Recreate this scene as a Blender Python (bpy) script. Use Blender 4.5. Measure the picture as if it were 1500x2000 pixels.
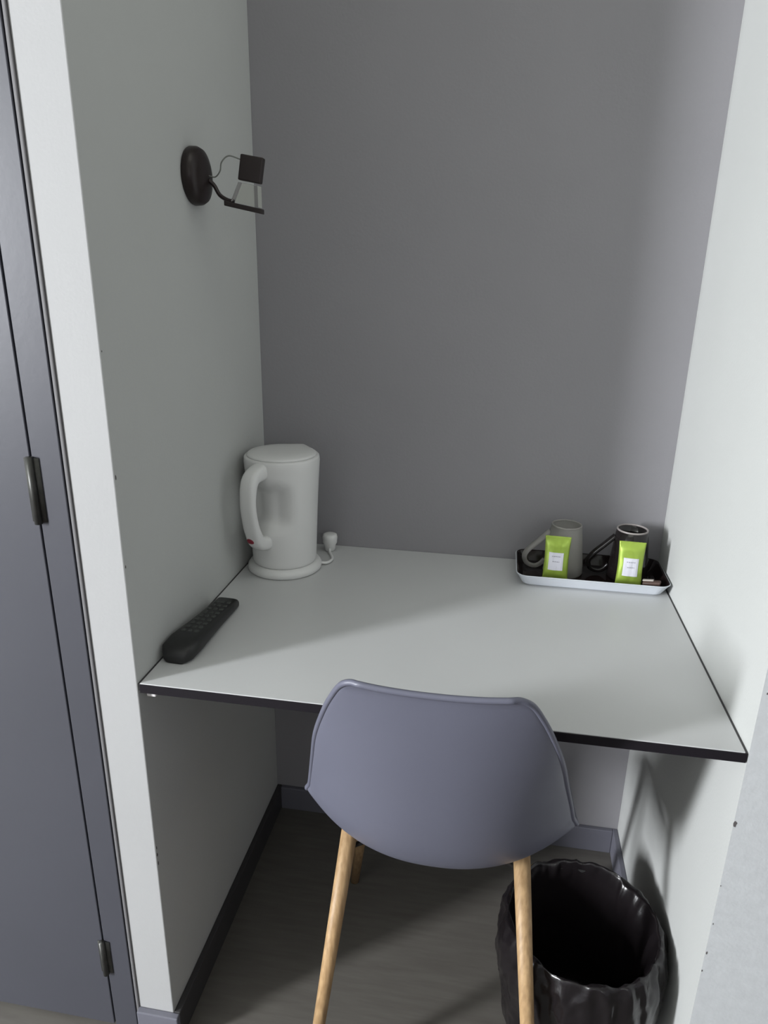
import bpy, bmesh, math, random
from mathutils import Vector, Matrix, noise

for o in list(bpy.data.objects): bpy.data.objects.remove(o)
S = bpy.context.scene
C = bpy.context.collection

# ---------------------------------------------------------------- camera
W, D, H = 0.847, 0.603, 0.74          # alcove width, depth, desk height
PW = 0.065                             # partition width
CEIL = 2.45
BB = 0.065                             # baseboard height
yaw, pit, rol = 0.16197, -0.32821, 0.01742
F = Vector((-math.sin(yaw)*math.cos(pit), math.cos(yaw)*math.cos(pit), math.sin(pit)))
R0 = Vector((math.cos(yaw), math.sin(yaw), 0)); U0 = R0.cross(F)
R = math.cos(rol)*R0 + math.sin(rol)*U0
U = -math.sin(rol)*R0 + math.cos(rol)*U0
cd = bpy.data.cameras.new('camera'); cam = bpy.data.objects.new('camera', cd); C.objects.link(cam)
cam.matrix_world = Matrix(((R.x, U.x, -F.x, 0.4998), (R.y, U.y, -F.y, -0.8291), (R.z, U.z, -F.z, 1.32), (0, 0, 0, 1)))
cd.sensor_fit = 'VERTICAL'; cd.sensor_height = 24; cd.lens = 24*1375/2000; cd.clip_start = 0.02
S.camera = cam

# ---------------------------------------------------------------- light
w = bpy.data.worlds.new('world'); S.world = w; w.use_nodes = True
w.node_tree.nodes['Background'].inputs[0].default_value = (0.75, 0.87, 1.0, 1)
w.node_tree.nodes['Background'].inputs[1].default_value = 1.0

def area(name, loc, target, sx, sy, power, col):
    l = bpy.data.lights.new(name, 'AREA'); l.shape = 'RECTANGLE'; l.size = sx; l.size_y = sy
    l.energy = power; l.color = col
    o = bpy.data.objects.new(name, l); C.objects.link(o); o.location = loc
    d = Vector(target) - Vector(loc); o.rotation_euler = d.to_track_quat('-Z', 'Y').to_euler()
    return o
# daylight through the narrow gap of the curtained window in the room's left wall
area('window_daylight', (-3.26, -2.47, 1.60), (0, -1.9, 1.2), 0.44, 1.30, 322, (0.935, 0.96, 1.0))
# unseen soft fill added below the ceiling for ambient light, no lamp there
area('ceiling_fill_light', (0.45, -0.10, 2.40), (0.45, -0.10, 0), 0.7, 0.5, 1.4, (0.97, 1.0, 0.90))
# weak ambient fill added high behind on the right, no window there
area('rear_fill_light', (2.1, -4.3, 1.95), (0.2, 0.2, 1.2), 1.3, 0.8, 13, (0.98, 1.0, 0.97))

S.view_settings.view_transform = 'Standard'; S.view_settings.look = 'None'
S.view_settings.gamma = 1; S.view_settings.use_curve_mapping = False
S.view_settings.exposure = 0.0

# ---------------------------------------------------------------- materials
def mat(name, col, rough=0.6, var=0.0, scale=8, bump=0.0, bscale=300, metal=0.0, spec=0.5, trans=0.0, coat=0.0):
    m = bpy.data.materials.new(name); m.use_nodes = True
    nt = m.node_tree; b = nt.nodes['Principled BSDF']
    b.inputs['Roughness'].default_value = rough; b.inputs['Metallic'].default_value = metal
    b.inputs['Specular IOR Level'].default_value = spec
    b.inputs['Transmission Weight'].default_value = trans
    b.inputs['Coat Weight'].default_value = coat
    tc = nt.nodes.new('ShaderNodeTexCoord')
    n = nt.nodes.new('ShaderNodeTexNoise'); n.inputs['Scale'].default_value = scale; n.inputs['Detail'].default_value = 4
    nt.links.new(tc.outputs['Object'], n.inputs['Vector'])
    r = nt.nodes.new('ShaderNodeValToRGB')
    r.color_ramp.elements[0].position = 0.3; r.color_ramp.elements[1].position = 0.7
    r.color_ramp.elements[0].color = (*[c*(1-var) for c in col], 1)
    r.color_ramp.elements[1].color = (*[min(1, c*(1+var)) for c in col], 1)
    nt.links.new(n.outputs['Fac'], r.inputs['Fac']); nt.links.new(r.outputs['Color'], b.inputs['Base Color'])
    if bump:
        n2 = nt.nodes.new('ShaderNodeTexNoise'); n2.inputs['Scale'].default_value = bscale; n2.inputs['Detail'].default_value = 3
        nt.links.new(tc.outputs['Object'], n2.inputs['Vector'])
        bp = nt.nodes.new('ShaderNodeBump'); bp.inputs['Strength'].default_value = bump; bp.inputs['Distance'].default_value = 0.001
        nt.links.new(n2.outputs['Fac'], bp.inputs['Height']); nt.links.new(bp.outputs['Normal'], b.inputs['Normal'])
    return m

M = {}
M['white_wall'] = mat('white_paint', (0.52, 0.53, 0.515), 0.75, 0.02, 3, 0.25, 220)
M['dimmed_end'] = mat('white_paint_dimmed', (0.405, 0.405, 0.405), 0.75, 0.02, 3, 0.2, 220)  # partition end: weaker light put into the colour as a darker white
M['front_wall'] = mat('light_grey_paint', (0.52, 0.535, 0.545), 0.8, 0.04, 60, 0.35, 180)
M['grey_wall'] = mat('grey_paint', (0.285, 0.278, 0.293), 0.8, 0.03, 3, 0.25, 220)
M['ceiling'] = mat('ceiling_paint', (0.72, 0.73, 0.68), 0.9, 0.01, 3)
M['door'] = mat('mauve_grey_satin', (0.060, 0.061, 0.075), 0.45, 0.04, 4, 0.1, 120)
M['gap'] = mat('gap_shade', (0.012, 0.011, 0.013), 0.9)
M['hinge'] = mat('tarnished_metal', (0.07, 0.07, 0.065), 0.45, 0.2, 60, metal=0.7)
M['desk'] = mat('white_laminate', (0.57, 0.575, 0.575), 0.38, 0.015, 6, 0.05, 400)
M['edge'] = mat('black_edge_band', (0.010, 0.008, 0.011), 0.7, spec=0.2)
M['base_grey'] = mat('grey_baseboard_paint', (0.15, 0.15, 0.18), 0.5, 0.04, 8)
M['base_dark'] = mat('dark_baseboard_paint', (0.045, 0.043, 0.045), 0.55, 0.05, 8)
M['bead'] = mat('light_grey_sealant', (0.17, 0.165, 0.17), 0.7)
M['chip'] = mat('bare_plaster_chip', (0.10, 0.09, 0.09), 0.9)
M['kettle'] = mat('white_kettle_plastic', (0.74, 0.74, 0.73), 0.33, 0.01, 5)
M['red'] = mat('red_switch_plastic', (0.20, 0.01, 0.025), 0.35)
M['shell'] = mat('grey_blue_plastic', (0.13, 0.133, 0.175), 0.42, 0.02, 5, 0.08, 500)
M['black_metal'] = mat('black_metal', (0.015, 0.014, 0.014), 0.4)
M['lamp_brown'] = mat('dark_brown_metal', (0.018, 0.011, 0.010), 0.38, metal=0.2)
M['lamp_arm'] = mat('brown_metal_arm', (0.04, 0.03, 0.03), 0.35, metal=0.4)
M['wire'] = mat('grey_wire_sleeve', (0.22, 0.23, 0.21), 0.4)
M['remote'] = mat('black_remote_plastic', (0.012, 0.012, 0.012), 0.42)
M['button'] = mat('dark_grey_rubber', (0.05, 0.055, 0.05), 0.6)
M['tray_out'] = mat('white_melamine', (0.62, 0.65, 0.70), 0.3)
M['tray_in'] = mat('dark_brown_melamine', (0.011, 0.007, 0.007), 0.12)
M['black_glass'] = mat('black_glazed_ceramic', (0.010, 0.008, 0.008), 0.12)
M['rim'] = mat('grey_ceramic_rim', (0.32, 0.29, 0.28), 0.3)
M['green'] = mat('green_foil', (0.33, 0.46, 0.07), 0.30, 0.08, 60, metal=0.35)
M['label'] = mat('white_paper_label', (0.62, 0.62, 0.68), 0.7)
M['ink'] = mat('grey_print', (0.30, 0.30, 0.34), 0.7)
M['brown_paper'] = mat('brown_paper', (0.10, 0.06, 0.05), 0.5, 0.1, 80)
M['cream'] = mat('cream_paper', (0.55, 0.50, 0.46), 0.5)
M['bag'] = mat('black_plastic_film', (0.010, 0.008, 0.009), 0.24, 0.1, 20, 0.9, 45)
M['bin'] = mat('black_bin_plastic', (0.01, 0.01, 0.01), 0.5)
M['clip'] = mat('white_plastic', (0.7, 0.68, 0.68), 0.4)

def wood():
    m = mat('beech_wood', (0.42, 0.27, 0.13), 0.5)
    nt = m.node_tree; b = nt.nodes['Principled BSDF']
    tc = nt.nodes.new('ShaderNodeTexCoord'); mp = nt.nodes.new('ShaderNodeMapping'); mp.inputs['Scale'].default_value = (60, 60, 5)
    n = nt.nodes.new('ShaderNodeTexNoise'); n.inputs['Scale'].default_value = 3; n.inputs['Detail'].default_value = 6
    r = nt.nodes.new('ShaderNodeValToRGB')
    r.color_ramp.elements[0].position = 0.35; r.color_ramp.elements[0].color = (0.34, 0.21, 0.10, 1)
    r.color_ramp.elements[1].position = 0.7; r.color_ramp.elements[1].color = (0.50, 0.33, 0.17, 1)
    nt.links.new(tc.outputs['Object'], mp.inputs[0]); nt.links.new(mp.outputs[0], n.inputs['Vector'])
    nt.links.new(n.outputs['Fac'], r.inputs['Fac']); nt.links.new(r.outputs['Color'], b.inputs['Base Color'])
    return m
M['wood'] = wood()

def floor_mat():
    m = mat('dark_wood_laminate', (0.13, 0.125, 0.11), 0.5, 0.1, 3)
    nt = m.node_tree; b = nt.nodes['Principled BSDF']
    tc = nt.nodes.new('ShaderNodeTexCoord'); mp = nt.nodes.new('ShaderNodeMapping'); mp.inputs['Scale'].default_value = (3, 26, 1)
    n = nt.nodes.new('ShaderNodeTexNoise'); n.inputs['Scale'].default_value = 2.5; n.inputs['Detail'].default_value = 8; n.inputs['Roughness'].default_value = 0.6
    r = nt.nodes.new('ShaderNodeValToRGB')
    r.color_ramp.elements[0].position = 0.3; r.color_ramp.elements[0].color = (0.112, 0.103, 0.092, 1)
    r.color_ramp.elements[1].position = 0.75; r.color_ramp.elements[1].color = (0.148, 0.140, 0.125, 1)
    nt.links.new(tc.outputs['Object'], mp.inputs[0]); nt.links.new(mp.outputs[0], n.inputs['Vector'])
    nt.links.new(n.outputs['Fac'], r.inputs['Fac']); nt.links.new(r.outputs['Color'], b.inputs['Base Color'])
    return m
M['floor'] = floor_mat()

def glass_mat():
    m = bpy.data.materials.new('frosted_grey_glass'); m.use_nodes = True
    b = m.node_tree.nodes['Principled BSDF']
    b.inputs['Base Color'].default_value = (0.80, 0.78, 0.74, 1); b.inputs['Roughness'].default_value = 0.28
    b.inputs['Transmission Weight'].default_value = 0.80; b.inputs['IOR'].default_value = 1.3
    return m
M['glass'] = glass_mat()
def clear_mat():
    m = bpy.data.materials.new('pale_clear_glass'); m.use_nodes = True
    b = m.node_tree.nodes['Principled BSDF']
    b.inputs['Base Color'].default_value = (0.98, 0.98, 0.93, 1); b.inputs['Roughness'].default_value = 0.12
    b.inputs['Transmission Weight'].default_value = 1.0; b.inputs['IOR'].default_value = 1.06
    return m
M['clear'] = clear_mat()

# ---------------------------------------------------------------- helpers
def link(name, me, ms, parent=None, smooth=False):
    o = bpy.data.objects.new(name, me)
    for m in (ms if isinstance(ms, (list, tuple)) else [ms]): me.materials.append(m)
    if smooth:
        for p in me.polygons: p.use_smooth = True
    C.objects.link(o)
    if parent: o.parent = parent
    return o
def obj(name, bm, ms, parent=None, smooth=False):
    bmesh.ops.recalc_face_normals(bm, faces=bm.faces)
    me = bpy.data.meshes.new(name); bm.to_mesh(me); bm.free()
    return link(name, me, ms, parent, smooth)
def box(bm, a, b, bevel=0.0, seg=2, mi=0):
    n0 = set(bm.faces)
    vs = bmesh.ops.create_cube(bm, size=1)['verts']
    for v in vs:
        v.co = Vector([(a[i]+b[i])/2 + v.co[i]*(b[i]-a[i]) for i in range(3)])
    if bevel:
        es = list({e for v in vs for e in v.link_edges})
        bmesh.ops.bevel(bm, geom=es, offset=bevel, segments=seg, affect='EDGES', profile=0.5)
    for f in bm.faces:
        if f not in n0: f.material_index = mi
def B(a, b, bevel=0.0, seg=2):
    bm = bmesh.new(); box(bm, a, b, bevel, seg); return bm
def loft(bm, rings, closed=True, cap0=True, cap1=True, mi=None, wrap=False):
    vr = [[bm.verts.new(p) for p in r] for r in rings]
    n = len(rings[0]); k = len(vr)
    for i in range(k if wrap else k-1):
        a, b = vr[i], vr[(i+1) % k]
        for j in range(n if closed else n-1):
            f = bm.faces.new((a[j], a[(j+1) % n], b[(j+1) % n], b[j]))
            if mi: f.material_index = mi[i]
    if cap0 and not wrap: bm.faces.new(vr[0][::-1]).material_index = mi[0] if mi else 0
    if cap1 and not wrap: bm.faces.new(vr[-1]).material_index = mi[-1] if mi else 0
    return vr
def circ(c, r, n, z): return [Vector((c[0]+r*math.cos(2*math.pi*i/n), c[1]+r*math.sin(2*math.pi*i/n), z)) for i in range(n)]
def spline(pts, n):
    P = [Vector(p) for p in pts]; P = [2*P[0]-P[1]] + P + [2*P[-1]-P[-2]]; out = []
    for i in range(1, len(P)-2):
        for s in range(n):
            t = s/n; a, b, c, d = P[i-1:i+3]
            out.append(0.5*((2*b)+(c-a)*t+(2*a-5*b+4*c-d)*t*t+(3*b-a-3*c+d)*t**3))
    out.append(P[-2]); return out
def tube(bm, pts, rad, n=12, sub=6, flat=1.0):
    path = spline(pts, sub) if sub else [Vector(p) for p in pts]; rings = []
    nrm = None
    for i, p in enumerate(path):
        t = (path[min(i+1, len(path)-1)] - path[max(i-1, 0)]).normalized()
        if nrm is None: nrm = t.orthogonal().normalized()
        nrm = (nrm - t*nrm.dot(t)).normalized(); bn = t.cross(nrm)
        f = i/(len(path)-1); r = rad if not isinstance(rad, (list, tuple)) else rad[0]+(rad[1]-rad[0])*f
        rings.append([p + nrm*r*math.cos(2*math.pi*k/n) + bn*r*flat*math.sin(2*math.pi*k/n) for k in range(n)])
    loft(bm, rings)
def thing(name, label, cat, loc, rz=0, group=None):
    o = bpy.data.objects.new(name, None); C.objects.link(o); o.location = loc; o.rotation_euler = (0, 0, rz)
    o.empty_display_size = 0.02
    return tag(o, label, cat, group)
def tag(o, label, cat, group=None):
    o['label'] = label; o['category'] = cat
    if group: o['group'] = group
    return o
def struct(o, label=None):
    o['kind'] = 'structure'
    if label: o['label'] = label
    return o
def wn(o):
    m = o.modifiers.new('wn', 'WEIGHTED_NORMAL'); m.keep_sharp = True; return o

# ---------------------------------------------------------------- structure
XL, XR, YB = -3.32, 3.20, -4.40
bm = B((XL-0.1, YB-0.1, -0.1), (XR+0.1, D+0.1, 0)); fl = struct(obj('floor', bm, M['floor']), 'dark wood-look floor under the desk')
struct(obj('ceiling', B((XL-0.1, YB-0.1, CEIL), (XR+0.1, D+0.1, CEIL+0.1)), M['ceiling']), 'white ceiling of the room')
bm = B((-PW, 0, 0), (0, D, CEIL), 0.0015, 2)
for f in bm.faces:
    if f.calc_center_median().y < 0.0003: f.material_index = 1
wl = struct(obj('wall_left', bm, [M['white_wall'], M['dimmed_end']]), 'narrow white partition wall left of the alcove')
struct(obj('wall_back', B((-PW, D, 0), (W, D+0.1, CEIL)), M['grey_wall']), 'mid grey back wall of the alcove')
# right wall: side of the alcove in white, front face in light grey
bm = bmesh.new(); box(bm, (W, 0, 0), (XR, D+0.1, CEIL))
for f in bm.faces:
    if f.calc_center_median().y < 0.001: f.material_index = 1
wr = struct(obj('wall_right', bm, [M['white_wall'], M['front_wall']]), 'white right wall with pale grey front face')
# the room behind the photographer
struct(obj('wall_front', B((XL-0.1, YB-0.1, 0), (XR+0.1, YB, CEIL)), M['grey_wall']), 'grey wall behind the photographer')
struct(obj('wall_right_room', B((XR, YB, 0), (XR+0.1, 0, CEIL)), M['grey_wall']), 'grey right wall of the room')
bm = bmesh.new()
wy0, wy1, wz0, wz1 = -2.72, -2.22, 0.92, 2.28
box(bm, (XL-0.1, YB, 0), (XL, wy0, CEIL)); box(bm, (XL-0.1, wy1, 0), (XL, 0.0, CEIL))
box(bm, (XL-0.1, wy0, 0), (XL, wy1, wz0)); box(bm, (XL-0.1, wy0, wz1), (XL, wy1, CEIL))
struct(obj('wall_left_room', bm, M['white_wall']), 'white left wall of the room around a narrow window')
struct(obj('wall_left_back', B((XL-0.1, 0.0, 0), (-0.95, 0.1, CEIL)), M['white_wall']), 'white wall beyond the grey door')

# baseboards
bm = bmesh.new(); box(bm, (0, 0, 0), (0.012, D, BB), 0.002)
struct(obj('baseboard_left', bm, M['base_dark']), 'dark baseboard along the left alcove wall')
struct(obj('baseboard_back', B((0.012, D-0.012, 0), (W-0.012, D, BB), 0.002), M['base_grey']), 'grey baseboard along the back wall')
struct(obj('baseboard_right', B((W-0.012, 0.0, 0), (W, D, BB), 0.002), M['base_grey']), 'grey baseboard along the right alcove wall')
struct(obj('baseboard_partition', B((-PW, -0.012, 0), (0.012, 0, BB), 0.002), M['base_grey']), 'grey baseboard under the white partition end')
struct(obj('baseboard_front', B((W-0.012, -0.012, 0), (XR, 0, BB), 0.002), M['base_grey']), 'grey baseboard under the pale grey front face')

# door at far left
FX0, FX1 = -0.1145, -PW-0.0065
dr = struct(thing('door_1', '', '', (0, 0, 0)), 'grey door with grey frame left of the partition'); del dr['category']
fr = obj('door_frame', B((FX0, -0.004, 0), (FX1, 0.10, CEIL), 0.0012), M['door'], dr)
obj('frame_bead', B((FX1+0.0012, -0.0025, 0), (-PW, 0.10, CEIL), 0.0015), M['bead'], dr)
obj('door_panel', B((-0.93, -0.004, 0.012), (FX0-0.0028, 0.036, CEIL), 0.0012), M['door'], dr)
obj('door_gap_shade_sheet', B((-0.93, 0.05, 0), (FX0-0.001, 0.07, CEIL)), M['gap'], dr)['label'] = 'near-black sheet for the shade in the door gap'  # sheet coloured near black to give the shade inside the gap
for z0, z1 in ((0.984, 1.079), (0.140, 0.216)):
    bm = bmesh.new()
    xg = FX0-0.0014
    tube(bm, [(xg, -0.0075, z0), (xg, -0.0075, z1)], 0.0052, 14, 0)
    box(bm, (xg-0.010, -0.0052, z0+0.002), (xg+0.012, -0.0042, z1-0.002))
    h = obj('hinge', bm, M['hinge'], dr, True); h['label'] = 'dark tarnished metal hinge'

# chips in the paint of the corner edges
def chip(parent, pts, nrm, seed, s):
    random.seed(seed); c = Vector(pts); n = Vector(nrm)
    up = Vector((0, 0, 1)); sd = n.cross(up)
    bm = bmesh.new(); k = 9; r0 = []; r1 = []
    for i in range(k):
        a = 2*math.pi*i/k; r = s*(0.6+0.6*random.random())
        p = c + up*math.sin(a)*r*1.5 + sd*math.cos(a)*r*0.6
        r0.append(p - n*0.0004); r1.append(p + n*0.0004)
    loft(bm, [r0, r1]); o = obj('paint_chip', bm, M['chip'], parent); return o
for z, s in ((1.055, 0.0024), (0.925, 0.0016), (0.431, 0.0022), (0.417, 0.0030), (0.40, 0.0024), (0.18, 0.0012), (1.22, 0.001)):
    chip(wl, (0, 0.0035, z), (1, 0, 0), int(z*1000), s)
for z, s, dx in ((0.627, 0.0035, 0.002), (0.45, 0.0012, 0.002), (0.395, 0.002, 0.002), (0.36, 0.0016, 0.001), (0.83, 0.0015, 0.006), (0.52, 0.001, 0.001)):
    chip(wr, (W+dx, 0, z), (0, -1, 0), int(z*777), s)

# ---------------------------------------------------------------- desk
desk = thing('wall_desk', 'white laminate desk top with black front edge spanning the alcove', 'desk', (W/2, D/2, H))
o = obj('desk_top', B((0.0035-W/2, 0.0015-D/2, -0.0125), (W/2-0.0035, D/2-0.001, 0), 0.0006), M['desk'], desk)
obj('edge_band', B((0.0035-W/2, -0.0008-D/2, -0.0148), (W/2-0.0015, 0.0014-D/2, -0.0012), 0.0004), M['edge'], desk)['label'] = 'black edge band'
for s, nm in ((-1, 'l'), (1, 'r')):
    x0, x1 = (-W/2+0.0002, -W/2+0.0034) if s < 0 else (W/2-0.0034, W/2-0.0002)
    obj('sealant_strip', B((x0, 0.002-D/2, -0.0125), (x1, D/2-0.001, -0.0006)), M['base_dark'], desk)['label'] = 'dark sealant line against the wall'
bm = bmesh.new(); box(bm, (-W/2+0.006, -D/2+0.012, -0.029), (-W/2+0.021, -D/2+0.030, -0.0126), 0.002)
obj('support_clip', bm, M['clip'], desk)['label'] = 'small white clip under the front left corner'
obj('desk_shade_strip', B((-W/2+0.02, D/2-0.022, -0.05), (W/2-0.02, D/2-0.001, -0.0126), 0.001), M['base_dark'], desk)  # dark strip added for the band of shade under the desk's back edge

# ---------------------------------------------------------------- chair
CX, CY = 0.446, 0.0
chair = thing('shell_chair', 'grey-blue plastic shell chair with beech legs pushed under the desk', 'chair', (CX, CY, 0), 0)
def shell_point(u, v):
    # rows: (y, z, halfwidth, wing offset, direction angle of the wing: 0 = forward, 90 = up)
    K = [(-0.1175, 0.8505, 0.094, 0.004, 0), (-0.1145, 0.8500, 0.104, 0.006, 0), (-0.1125, 0.8465, 0.114, 0.008, 0), (-0.110, 0.838, 0.1225, 0.012, 0), (-0.1065, 0.818, 0.134, 0.018, 0), (-0.100, 0.785, 0.149, 0.028, 0), (-0.085, 0.72, 0.172, 0.048, 0),
         (-0.066, 0.65, 0.188, 0.068, 2), (-0.046, 0.58, 0.203, 0.088, 6), (-0.024, 0.522, 0.213, 0.092, 15), (0.006, 0.476, 0.219, 0.088, 40),
         (0.055, 0.452, 0.222, 0.075, 70), (0.13, 0.446, 0.222, 0.060, 90), (0.21, 0.450, 0.220, 0.045, 90), (0.29, 0.452, 0.210, 0.022, 90),
         (0.335, 0.444, 0.198, 0.006, 90), (0.348, 0.432, 0.190, 0.0, 90)]
    t = v*(len(K)-1); i = min(int(t), len(K)-2); f = t-i
    a, b, c, d = K[max(i-1, 0)], K[i], K[i+1], K[min(i+2, len(K)-1)]
    q = [0.5*((2*b[k])+(c[k]-a[k])*f+(2*a[k]-5*b[k]+4*c[k]-d[k])*f*f+(3*b[k]-a[k]-3*c[k]+d[k])*f**3) for k in range(5)]
    y, z, w_, g, an = q; an = math.radians(an)
    s = abs(u)**2.3
    x = u*w_*(1-0.04*abs(u)**4)
    p = Vector((x, y + g*s*math.cos(an), z + g*s*math.sin(an)))
    p.z += 0.003*u*u*max(0, 1-v*6)                 # the top rim dips a little in the middle
    return p
NU, NV = 28, 64
bm = bmesh.new(); g = [[bm.verts.new(shell_point(-1+2*i/NU, j/NV)) for i in range(NU+1)] for j in range(NV+1)]
for j in range(NV):
    for i in range(NU): bm.faces.new((g[j][i], g[j][i+1], g[j+1][i+1], g[j+1][i]))
sh = obj('seat_shell', bm, M['shell'], chair, True)
m = sh.modifiers.new('s', 'SOLIDIFY'); m.thickness = 0.005; m.offset = 0
m = sh.modifiers.new('b', 'SUBSURF'); m.levels = 1; m.render_levels = 1
# rolled lip along the free edge of the shell
edge = [shell_point(-1+2*i/NU, 0) for i in range(NU+1)] + [shell_point(1, j/NV) for j in range(1, NV+1)] + \
       [shell_point(1-2*i/NU, 1) for i in range(1, NU+1)] + [shell_point(-1, 1-j/NV) for j in range(1, NV)]
bm = bmesh.new(); rings = []
n = len(edge); nr = Vector((0, -1, 0))
for i, p in enumerate(edge):
    t = (edge[(i+1) % n]-edge[i-1]).normalized(); nr = (nr - t*nr.dot(t)).normalized(); bn = t.cross(nr)
    rings.append([p + nr*0.0042*math.cos(2*math.pi*k/8) + bn*0.0042*math.sin(2*math.pi*k/8) for k in range(8)])
loft(bm, rings, wrap=True); obj('rim_lip', bm, M['shell'], chair, True)
legs = [((-0.140, 0.070, 0.462), (-0.188, -0.040, 0)), ((0.135, 0.070, 0.462), (0.184, -0.076, 0)),
        ((-0.140, 0.270, 0.440), (-0.200, 0.400, 0)), ((0.137, 0.270, 0.440), (0.175, 0.400, 0))]
for a, b in legs:
    bm = bmesh.new(); tube(bm, [a, b], [0.0135, 0.0095], 20, 0); obj('leg', bm, M['wood'], chair, True)
bm = bmesh.new()
for s in (-1, 1): tube(bm, [(s*0.142, 0.060, 0.425), (s*0.140, 0.275, 0.42)], 0.005, 10, 0)
tube(bm, [(-0.14, 0.07, 0.425), (0.139, 0.270, 0.42)], 0.004, 10, 0); tube(bm, [(0.137, 0.07, 0.425), (-0.139, 0.270, 0.42)], 0.004, 10, 0)
obj('under_frame', bm, M['black_metal'], chair, True)

# ---------------------------------------------------------------- waste bin
wb = thing('waste_bin', 'round waste bin lined with a black plastic bag on the floor by the right wall', 'bin', (0.7005, 0.138, 0))
bm = bmesh.new(); prof = [(0.098, 0.0), (0.110, 0.12), (0.124, 0.262), (0.120, 0.262), (0.106, 0.12), (0.094, 0.006)]
loft(bm, [circ((0, 0), r, 40, z) for r, z in prof]); obj('bin_body', bm, M['bin'], wb, True)
prof = [(0.104, 0.010), (0.116, 0.05), (0.124, 0.10), (0.134, 0.155), (0.142, 0.20), (0.1385, 0.245), (0.132, 0.270), (0.126, 0.277), (0.121, 0.270),
        (0.114, 0.24), (0.105, 0.17), (0.097, 0.09), (0.088, 0.03), (0.05, 0.016), (0.006, 0.014)]
P = spline([(r, z, 0) for r, z in prof], 7); rings = []; NA = 200
def ridge(v): return 1-2.2*abs(noise.noise(v))
for i, p in enumerate(P):
    f = i/(len(P)-1); ring = []
    for k in range(NA):
        a = 2*math.pi*k/NA; c, s_ = math.cos(a), math.sin(a)
        amp = 0.0085*min(1, abs(f-0.5)*6+0.30)
        wob = Vector((noise.noise(Vector((c*4, s_*4, p.y*14))), noise.noise(Vector((c*4+7, s_*4, p.y*14))), 0))*0.5
        nn = 0.9*noise.noise(Vector((c*2.0+5, s_*2.0, p.y*7)) + wob) + 0.75*ridge(Vector((c*3.6, s_*3.6+9, p.y*6+3)) + wob) + 0.30*ridge(Vector((c*8, s_*8+9, p.y*22+f*4)) + wob) - 0.55
        r = p.x + amp*nn*(1.0 if f < 0.5 else -0.8)
        if f < 0.5: r = max(min(r + 0.001, 0.1460), 0.128*0.98 if p.y > 0.24 else 0.126-(0.262-p.y)*0.115)
        elif f > 0.55: r = min(r, p.x+0.001) if f < 0.8 else p.x
        z = p.y + (0.007*noise.noise(Vector((c*2.6, s_*2.6, 1.7))) + 0.004*ridge(Vector((c*5, s_*5, 4.0))) - 0.002 if 0.2 < f < 0.75 else 0)
        ring.append(Vector((r*c, r*s_, max(z, 0.003))))
    rings.append(ring)
bm = bmesh.new(); loft(bm, rings, cap0=False, cap1=True)
obj('bag_liner', bm, M['bag'], wb, True)['label'] = 'crinkled black plastic bag folded over the rim'

# ---------------------------------------------------------------- kettle
kb = thing('kettle_base', 'round white power base under the electric kettle', 'kettle base', (0.083, 0.465, H))
bm = bmesh.new(); loft(bm, [circ((0, 0), r, 56, z) for r, z in ((0.0715, 0.0), (0.075, 0.003), (0.075, 0.010), (0.0715, 0.015), (0.065, 0.018), (0.02, 0.018))])
obj('base_plate', bm, M['kettle'], kb, True)
bm = bmesh.new(); tube(bm, [(0.070, 0.02, 0.006), (0.083, 0.026, 0.0045), (0.088, 0.05, 0.004), (0.074, 0.085, 0.004), (0.071, 0.098, 0.012)], 0.003, 10, 6)
obj('power_cord', bm, M['kettle'], kb, True)
bm = bmesh.new()
pl = [circ((0.070, 0.103), r, 24, z) for r, z in ((0.008, 0.0), (0.0115, 0.003), (0.0125, 0.014), (0.0155, 0.020), (0.0165, 0.032), (0.0150, 0.038), (0.011, 0.040))]
loft(bm, pl); obj('plug', bm, M['kettle'], kb, True)

kt = thing('electric_kettle', 'white plastic jug kettle with red switch in the back left corner of the desk', 'kettle', (0.083, 0.465, H+0.0182))
hd = math.atan2(-0.3*0.574-0.95*0.819, -0.95*0.574+0.3*0.819)
NA = 96; rings = []
prof = [(0.0625, 0.0), (0.0645, 0.004), (0.0655, 0.03), (0.0675, 0.08), (0.070, 0.14), (0.073, 0.19), (0.0745, 0.212), (0.0733, 0.2185), (0.0715, 0.2205)]
Z = [0, 0.004]+[0.01*i for i in range(1, 22)]+[0.2155, 0.2185, 0.2205]
def prad(z):
    for (r0, z0), (r1, z1) in zip(prof, prof[1:]):
        if z <= z1: return r0+(r1-r0)*(z-z0)/(z1-z0)
    return prof[-1][0]
def ang(a, b): return (a-b+math.pi) % (2*math.pi)-math.pi
def sm(x): x = max(0, min(1, x)); return x*x*(3-2*x)
def krad(a, z):
    r = prad(z)
    d = ang(a, hd); s = ang(a, hd+math.pi)
    zz = sm((z-0.074)/0.032)*sm((0.184-z)/0.032)
    r -= 0.021*zz*sm(1.55-abs(d)/0.68)                     # recess behind the handle
    r += 0.012*sm((z-0.15)/0.07)*max(0, 1-abs(s)/0.42)**1.3  # pouring lip
    return r
for z in Z:
    rings.append([Vector((krad(a, z)*math.cos(a), krad(a, z)*math.sin(a), z)) for a in [2*math.pi*k/NA for k in range(NA)]])
bm = bmesh.new(); loft(bm, rings); obj('kettle_body', bm, M['kettle'], kt, True)
bm = bmesh.new(); loft(bm, [[Vector((f*krad(a, 0.2205)*math.cos(a), f*krad(a, 0.2205)*math.sin(a), z)) for a in [2*math.pi*k/NA for k in range(NA)]]
                     for f, z in ((0.955, 0.2206), (0.95, 0.2235), (0.90, 0.2260), (0.6, 0.2290), (0.25, 0.2300))])
obj('lid', bm, M['kettle'], kt, True)
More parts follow.
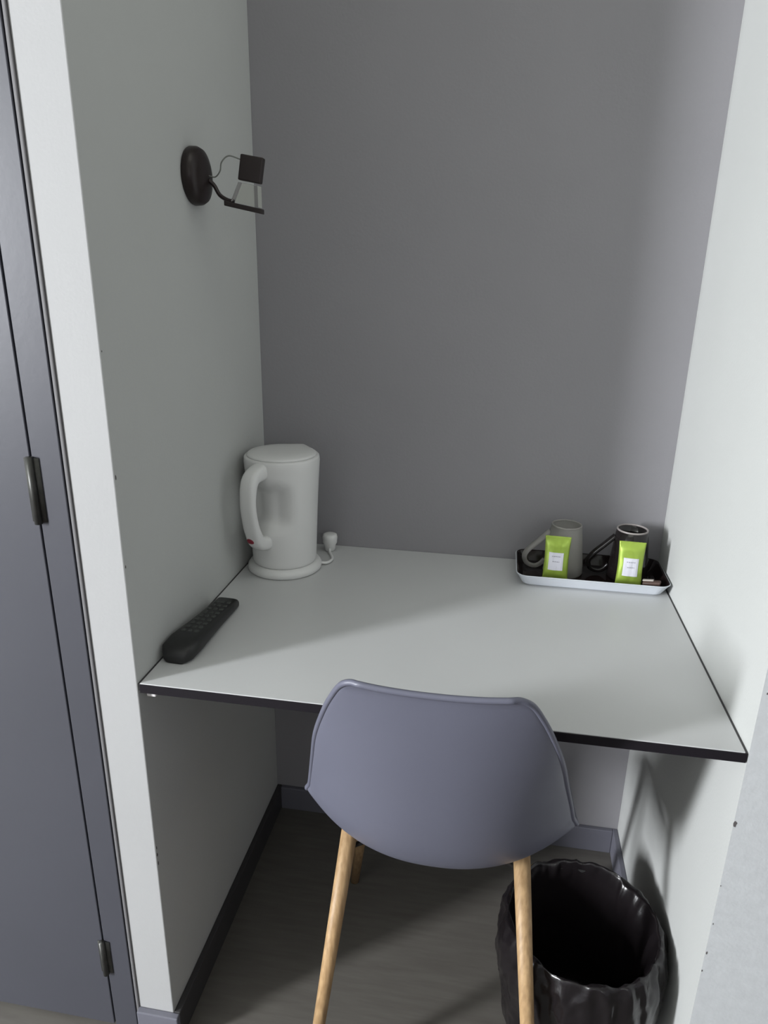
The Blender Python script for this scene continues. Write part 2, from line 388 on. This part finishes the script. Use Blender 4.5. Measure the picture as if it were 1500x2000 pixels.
# handle: a broad loop in the vertical plane of hd
hp = spline([(0.028, 0, 0.2020), (0.080, 0, 0.2010), (0.104, 0, 0.190), (0.1125, 0, 0.156), (0.110, 0, 0.120), (0.101, 0, 0.088), (0.083, 0, 0.062), (0.024, 0, 0.052)], 6)
ht = [0.0175, 0.0160, 0.0115, 0.0085, 0.0085, 0.0105, 0.0140, 0.0150]; rings = []
for i, p in enumerate(hp):
    f = i/(len(hp)-1)*(len(ht)-1); k = min(int(f), len(ht)-2); th = ht[k]+(ht[k+1]-ht[k])*(f-k)
    t = (hp[min(i+1, len(hp)-1)]-hp[max(i-1, 0)]).normalized(); nrm = Vector((t.z, 0, -t.x)); sd = Vector((0, 1, 0))
    wd = 0.0165
    ring = []
    for q in range(20):
        a = 2*math.pi*q/20; ca, sa = math.cos(a), math.sin(a)
        v = p + nrm*th*math.copysign(abs(ca)**0.7, ca) + sd*wd*math.copysign(abs(sa)**0.7, sa)
        ring.append(Vector((v.x*math.cos(hd)-v.y*math.sin(hd), v.x*math.sin(hd)+v.y*math.cos(hd), v.z)))
    rings.append(ring)
bm = bmesh.new(); loft(bm, rings); obj('handle', bm, M['kettle'], kt, True)
bm = bmesh.new()
bmesh.ops.create_uvsphere(bm, u_segments=20, v_segments=12, radius=1)
for v in bm.verts: v.co = Vector((v.co.x*0.007, v.co.y*0.0095, v.co.z*0.0070))
bmesh.ops.rotate(bm, verts=bm.verts, cent=(0, 0, 0), matrix=Matrix.Rotation(math.radians(25), 3, 'Y'))
for v in bm.verts:
    q = v.co + Vector((0.1035, -0.0030, 0.0725)); v.co = Vector((q.x*math.cos(hd)-q.y*math.sin(hd), q.x*math.sin(hd)+q.y*math.cos(hd), q.z))
obj('switch', bm, M['red'], kt, True)['label'] = 'small red switch at the foot of the handle'

# ---------------------------------------------------------------- remote
rm = thing('remote_control', 'black remote control lying along the left wall on the desk', 'remote', (0.0335, 0.164, H), math.radians(-2.5))
bm = bmesh.new(); rings = []
L = [(-0.102, 0.015, 0.012), (-0.098, 0.021, 0.021), (-0.088, 0.0265, 0.027), (-0.06, 0.0275, 0.029), (-0.02, 0.025, 0.026), (0.03, 0.0225, 0.022),
     (0.075, 0.0215, 0.0195), (0.100, 0.021, 0.018), (0.103, 0.020, 0.015)]
for y, hw, ht_ in L:
    ring = []
    for q in range(24):
        a = 2*math.pi*q/24; ca, sa = math.cos(a), math.sin(a)
        ring.append(Vector((hw*math.copysign(abs(ca)**0.45, ca), y, ht_/2+ht_/2*math.copysign(abs(sa)**0.55, sa)+0.0003)))
    rings.append(ring)
loft(bm, rings); obj('remote_body', bm, M['remote'], rm, True)
def rz_(y):
    for a, b in zip(L, L[1:]):
        if y <= b[0]: return a[2]+(b[2]-a[2])*(y-a[0])/(b[0]-a[0])
for r in range(9):
    for c in range(3):
        y = -0.045+0.0155*r; x = (c-1)*0.011; z = rz_(y)
        bm = bmesh.new(); box(bm, (x-0.0035, y-0.0035, z-0.001), (x+0.0035, y+0.0035, z+0.0014), 0.001, 1)
        obj('button', bm, M['button'], rm)

# ---------------------------------------------------------------- tray and contents
def rrect(hx, hy, r, z, n=6):
    out = []
    for cx, cy, a0 in ((hx-r, hy-r, 0), (-hx+r, hy-r, 90), (-hx+r, -hy+r, 180), (hx-r, -hy+r, 270)):
        for i in range(n+1):
            a = math.radians(a0+90*i/n); out.append(Vector((cx+r*math.cos(a), cy+r*math.sin(a), z)))
    return out
HX, HY = 0.1455, 0.073
tr = obj('serving_tray', (lambda bm: (loft(bm, [rrect(HX-0.020, HY-0.020, 0.012, 0.0), rrect(HX-0.013, HY-0.013, 0.016, 0.004), rrect(HX-0.002, HY-0.002, 0.022, 0.023), rrect(HX, HY, 0.022, 0.0255),
      rrect(HX-0.0015, HY-0.0015, 0.021, 0.0265), rrect(HX-0.004, HY-0.004, 0.019, 0.0255), rrect(HX-0.015, HY-0.015, 0.014, 0.007), rrect(HX-0.021, HY-0.021, 0.010, 0.0045)],
      mi=[0, 0, 0, 0, 1, 1, 1, 1]), bm)[1])(bmesh.new()), [M['tray_out'], M['tray_in']])
tr.location = (0.6985, 0.5275, H); tag(tr, 'rectangular dark brown tray with white outside in the back right corner of the desk', 'tray')
TZ = H+0.0047
def make_mug(name, label, x, y, ms, rimm, hr=0):
    t = thing(name, label, 'mug', (x, y, TZ), hr)
    ro = [(0.0375, 0.0), (0.0395, 0.003), (0.0385, 0.02), (0.0330, 0.075), (0.0300, 0.101)]
    ri = [(0.0272, 0.101), (0.0300, 0.075), (0.0350, 0.02), (0.033, 0.006), (0.01, 0.006)]
    bm = bmesh.new(); loft(bm, [circ((0, 0), r, 48, z) for r, z in ro+ri]); obj('mug_body', bm, ms, t, True)
    bm = bmesh.new(); loft(bm, [[Vector(((r)*math.cos(a), r*math.sin(a), z)) for r, z in ((0.0301, 0.1005), (0.0300, 0.1030), (0.0286, 0.1038), (0.0271, 0.1030), (0.0270, 0.1005))]
              for a in [2*math.pi*k/48 for k in range(48)]], wrap=True); obj('rim', bm, rimm, t, True)
    bm = bmesh.new(); tube(bm, [(-0.031, 0, 0.086), (-0.050, 0, 0.066), (-0.070, 0, 0.045), (-0.0785, 0, 0.029), (-0.073, 0, 0.014), (-0.058, 0, 0.0085), (-0.046, 0, 0.014), (-0.038, 0, 0.024)], 0.0042, 12, 6, 1.5)
    obj('handle', bm, ms, t, True)
    return t
mug1 = make_mug('mug', 'frosted grey glass mug with handle to the left, left on the tray', 0.648, 0.544, M['glass'], M['glass'])
mug2 = make_mug('mug', 'black mug with pale rim standing right on the tray', 0.775, 0.544, M['black_glass'], M['rim'])

def sachet(label, x0, y0, rz, tilt, lw):
    t = thing('green_sachet', label, 'sachet', (x0, y0, TZ+0.001), rz, 'green sachets on the tray')
    Wd, Ht = 0.0248, 0.093; NX, NZ = 16, 26
    def pt(u, v, s):
        ex = 0.0015 if (v < 0.09 or v > 0.91) else 0
        b = sm(v/0.22)*sm((1-v)/0.22)*(1-abs(u)**2.6)
        cr = 0.0007*math.sin(u*22)*(1-sm(min(v, 1-v)/0.10))
        wv = Wd*(1-0.075*math.sin(math.pi*v))*u
        ruck = 0.0012*noise.noise(Vector((u*2.5+x0*50, v*5, s)))*sm(min(v, 1-v)/0.15)
        return Vector((wv, s*(0.0006+0.0068*b+ruck*(1-u*u))+cr, v*Ht))
    bm = bmesh.new()
    fr_ = [[bm.verts.new(pt(-1+2*i/NX, j/NZ, -1)) for i in range(NX+1)] for j in range(NZ+1)]
    bk = [[bm.verts.new(pt(-1+2*i/NX, j/NZ, 1)) for i in range(NX+1)] for j in range(NZ+1)]
    for j in range(NZ):
        for i in range(NX):
            bm.faces.new((fr_[j][i], fr_[j][i+1], fr_[j+1][i+1], fr_[j+1][i])); bm.faces.new((bk[j][i], bk[j+1][i], bk[j+1][i+1], bk[j][i+1]))
        bm.faces.new((fr_[j][0], fr_[j+1][0], bk[j+1][0], bk[j][0])); bm.faces.new((fr_[j][NX], bk[j][NX], bk[j+1][NX], fr_[j+1][NX]))
    for i in range(NX):
        bm.faces.new((fr_[0][i], bk[0][i], bk[0][i+1], fr_[0][i+1])); bm.faces.new((fr_[NZ][i], fr_[NZ][i+1], bk[NZ][i+1], bk[NZ][i]))
    obj('pouch', bm, M['green'], t, True)
    bm = bmesh.new(); n_ = 8
    def lp(a, b, off):
        p = pt(a, b, -1); return Vector((p.x, p.y-off, p.z))
    gg = [[[bm.verts.new(lp(-0.60+1.2*i/n_+lw, 0.27+0.39*j/n_, off)) for i in range(n_+1)] for j in range(n_+1)] for off in (0.0007, 0.0002)]
    for j in range(n_):
        for i in range(n_):
            a = gg[0]; bm.faces.new((a[j][i], a[j][i+1], a[j+1][i+1], a[j+1][i]))
    for q in range(n_):
        a, b = gg
        for (j0, i0, j1, i1) in ((0, q, 0, q+1), (n_, q, n_, q+1), (q, 0, q+1, 0), (q, n_, q+1, n_)): bm.faces.new((a[j0][i0], a[j1][i1], b[j1][i1], b[j0][i0]))
    lb = obj('label_patch', bm, M['label'], t); lb['label'] = 'white square label'
    bm = bmesh.new()                               # two rows of small illegible grey print
    for v0, us in ((0.575, ((-0.34, -0.24), (-0.2, -0.08), (-0.04, 0.06), (0.1, 0.2), (0.24, 0.34))), (0.46, ((-0.28, -0.14), (-0.1, 0.02), (0.06, 0.2), (0.24, 0.30)))):
        for a, b in us:
            vs = [bm.verts.new(lp(uu+lw, vv, 0.0010)) for uu, vv in ((a, v0-0.008), (b, v0-0.008), (b, v0+0.010), (a, v0+0.010))]; bm.faces.new(vs)
    obj('print', bm, M['ink'], lb)
    t.rotation_euler = (tilt, 0, rz); return t
sachet('green foil tea sachet with white label leaning on the frosted glass mug', 0.629, 0.4885, math.radians(-3), math.radians(-4), -0.05)
sachet('green foil tea sachet with white label leaning on the black mug', 0.7685, 0.4880, math.radians(-3), math.radians(-4), 0.0)

sk = thing('paper_packet', 'small brown and cream paper packet at the front right corner of the tray', 'packet', (0.8145, 0.480, H+0.0185), math.radians(-18))
bm = bmesh.new(); box(bm, (-0.020, -0.007, 0.0), (0.013, 0.009, 0.007), 0.0025, 2)
obj('wrapper', bm, M['brown_paper'], sk, True)
obj('paper_end', B((-0.020, 0.000, 0.0071), (0.000, 0.007, 0.0090), 0.0006), M['cream'], sk)['label'] = 'cream paper strip'
sk.rotation_euler = (0, math.radians(-10), math.radians(-18))

# ---------------------------------------------------------------- wall lamp
lp_ = thing('wall_lamp', 'dark brown reading lamp with round plate and square head on left wall', 'lamp', (0, 0.314, 1.457))
bm = bmesh.new(); rings = []
for r, x in ((0.0410, 0.0), (0.0425, 0.003), (0.0420, 0.012), (0.0385, 0.018), (0.026, 0.022), (0.008, 0.023)):
    rings.append([Vector((x, r*math.cos(2*math.pi*k/56), r*math.sin(2*math.pi*k/56))) for k in range(56)])
loft(bm, rings); obj('wall_plate', bm, M['lamp_brown'], lp_, True)
bm = bmesh.new(); tube(bm, [(0.022, 0.012, -0.004), (0.030, 0.014, -0.012), (0.040, 0.010, -0.026), (0.055, 0.006, -0.034), (0.065, 0.004, -0.0355)], 0.0032, 12, 6)
obj('curved_arm', bm, M['lamp_arm'], lp_, True)
bm = bmesh.new(); box(bm, (0.052, -0.006, -0.0085), (0.113, 0.008, -0.0010), 0.0012, 2)
for v in bm.verts: v.co = Vector((v.co.x, v.co.y, v.co.z-0.0335-(v.co.x-0.05)*0.20))
obj('lower_bar', bm, M['lamp_brown'], lp_)
bm = bmesh.new()
box(bm, (-0.0185, -0.006, -0.0185), (0.0185, 0.006, 0.0185), 0.002, 2)
bmesh.ops.rotate(bm, verts=bm.verts, cent=(0, 0, 0), matrix=Matrix.Rotation(math.radians(10), 3, 'Y'))
bmesh.ops.translate(bm, verts=bm.verts, vec=(0.096, 0.004, 0.010))
obj('lamp_head', bm, M['lamp_brown'], lp_)['label'] = 'black square lamp head'
bm = bmesh.new()
v0 = [(0.064, -0.006, -0.0360), (0.108, -0.006, -0.0450), (0.108, 0.012, -0.0450), (0.064, 0.012, -0.0360)]
v1 = [(0.077, -0.006, -0.0090), (0.108, -0.006, -0.0140), (0.108, 0.012, -0.0140), (0.077, 0.012, -0.0090)]
loft(bm, [[Vector(p) for p in v0], [Vector(p) for p in v1]]); obj('glass_shade', bm, M['clear'], lp_)['label'] = 'pale translucent block under the head'
bm = bmesh.new(); tube(bm, [(0.022, 0.012, 0.002), (0.034, 0.010, 0.000), (0.044, 0.006, 0.008), (0.048, 0.004, 0.020), (0.060, 0.004, 0.029), (0.080, 0.004, 0.0235)], 0.0011, 8, 8)
obj('cable', bm, M['wire'], lp_, True)['label'] = 'thin grey cable from plate to head'
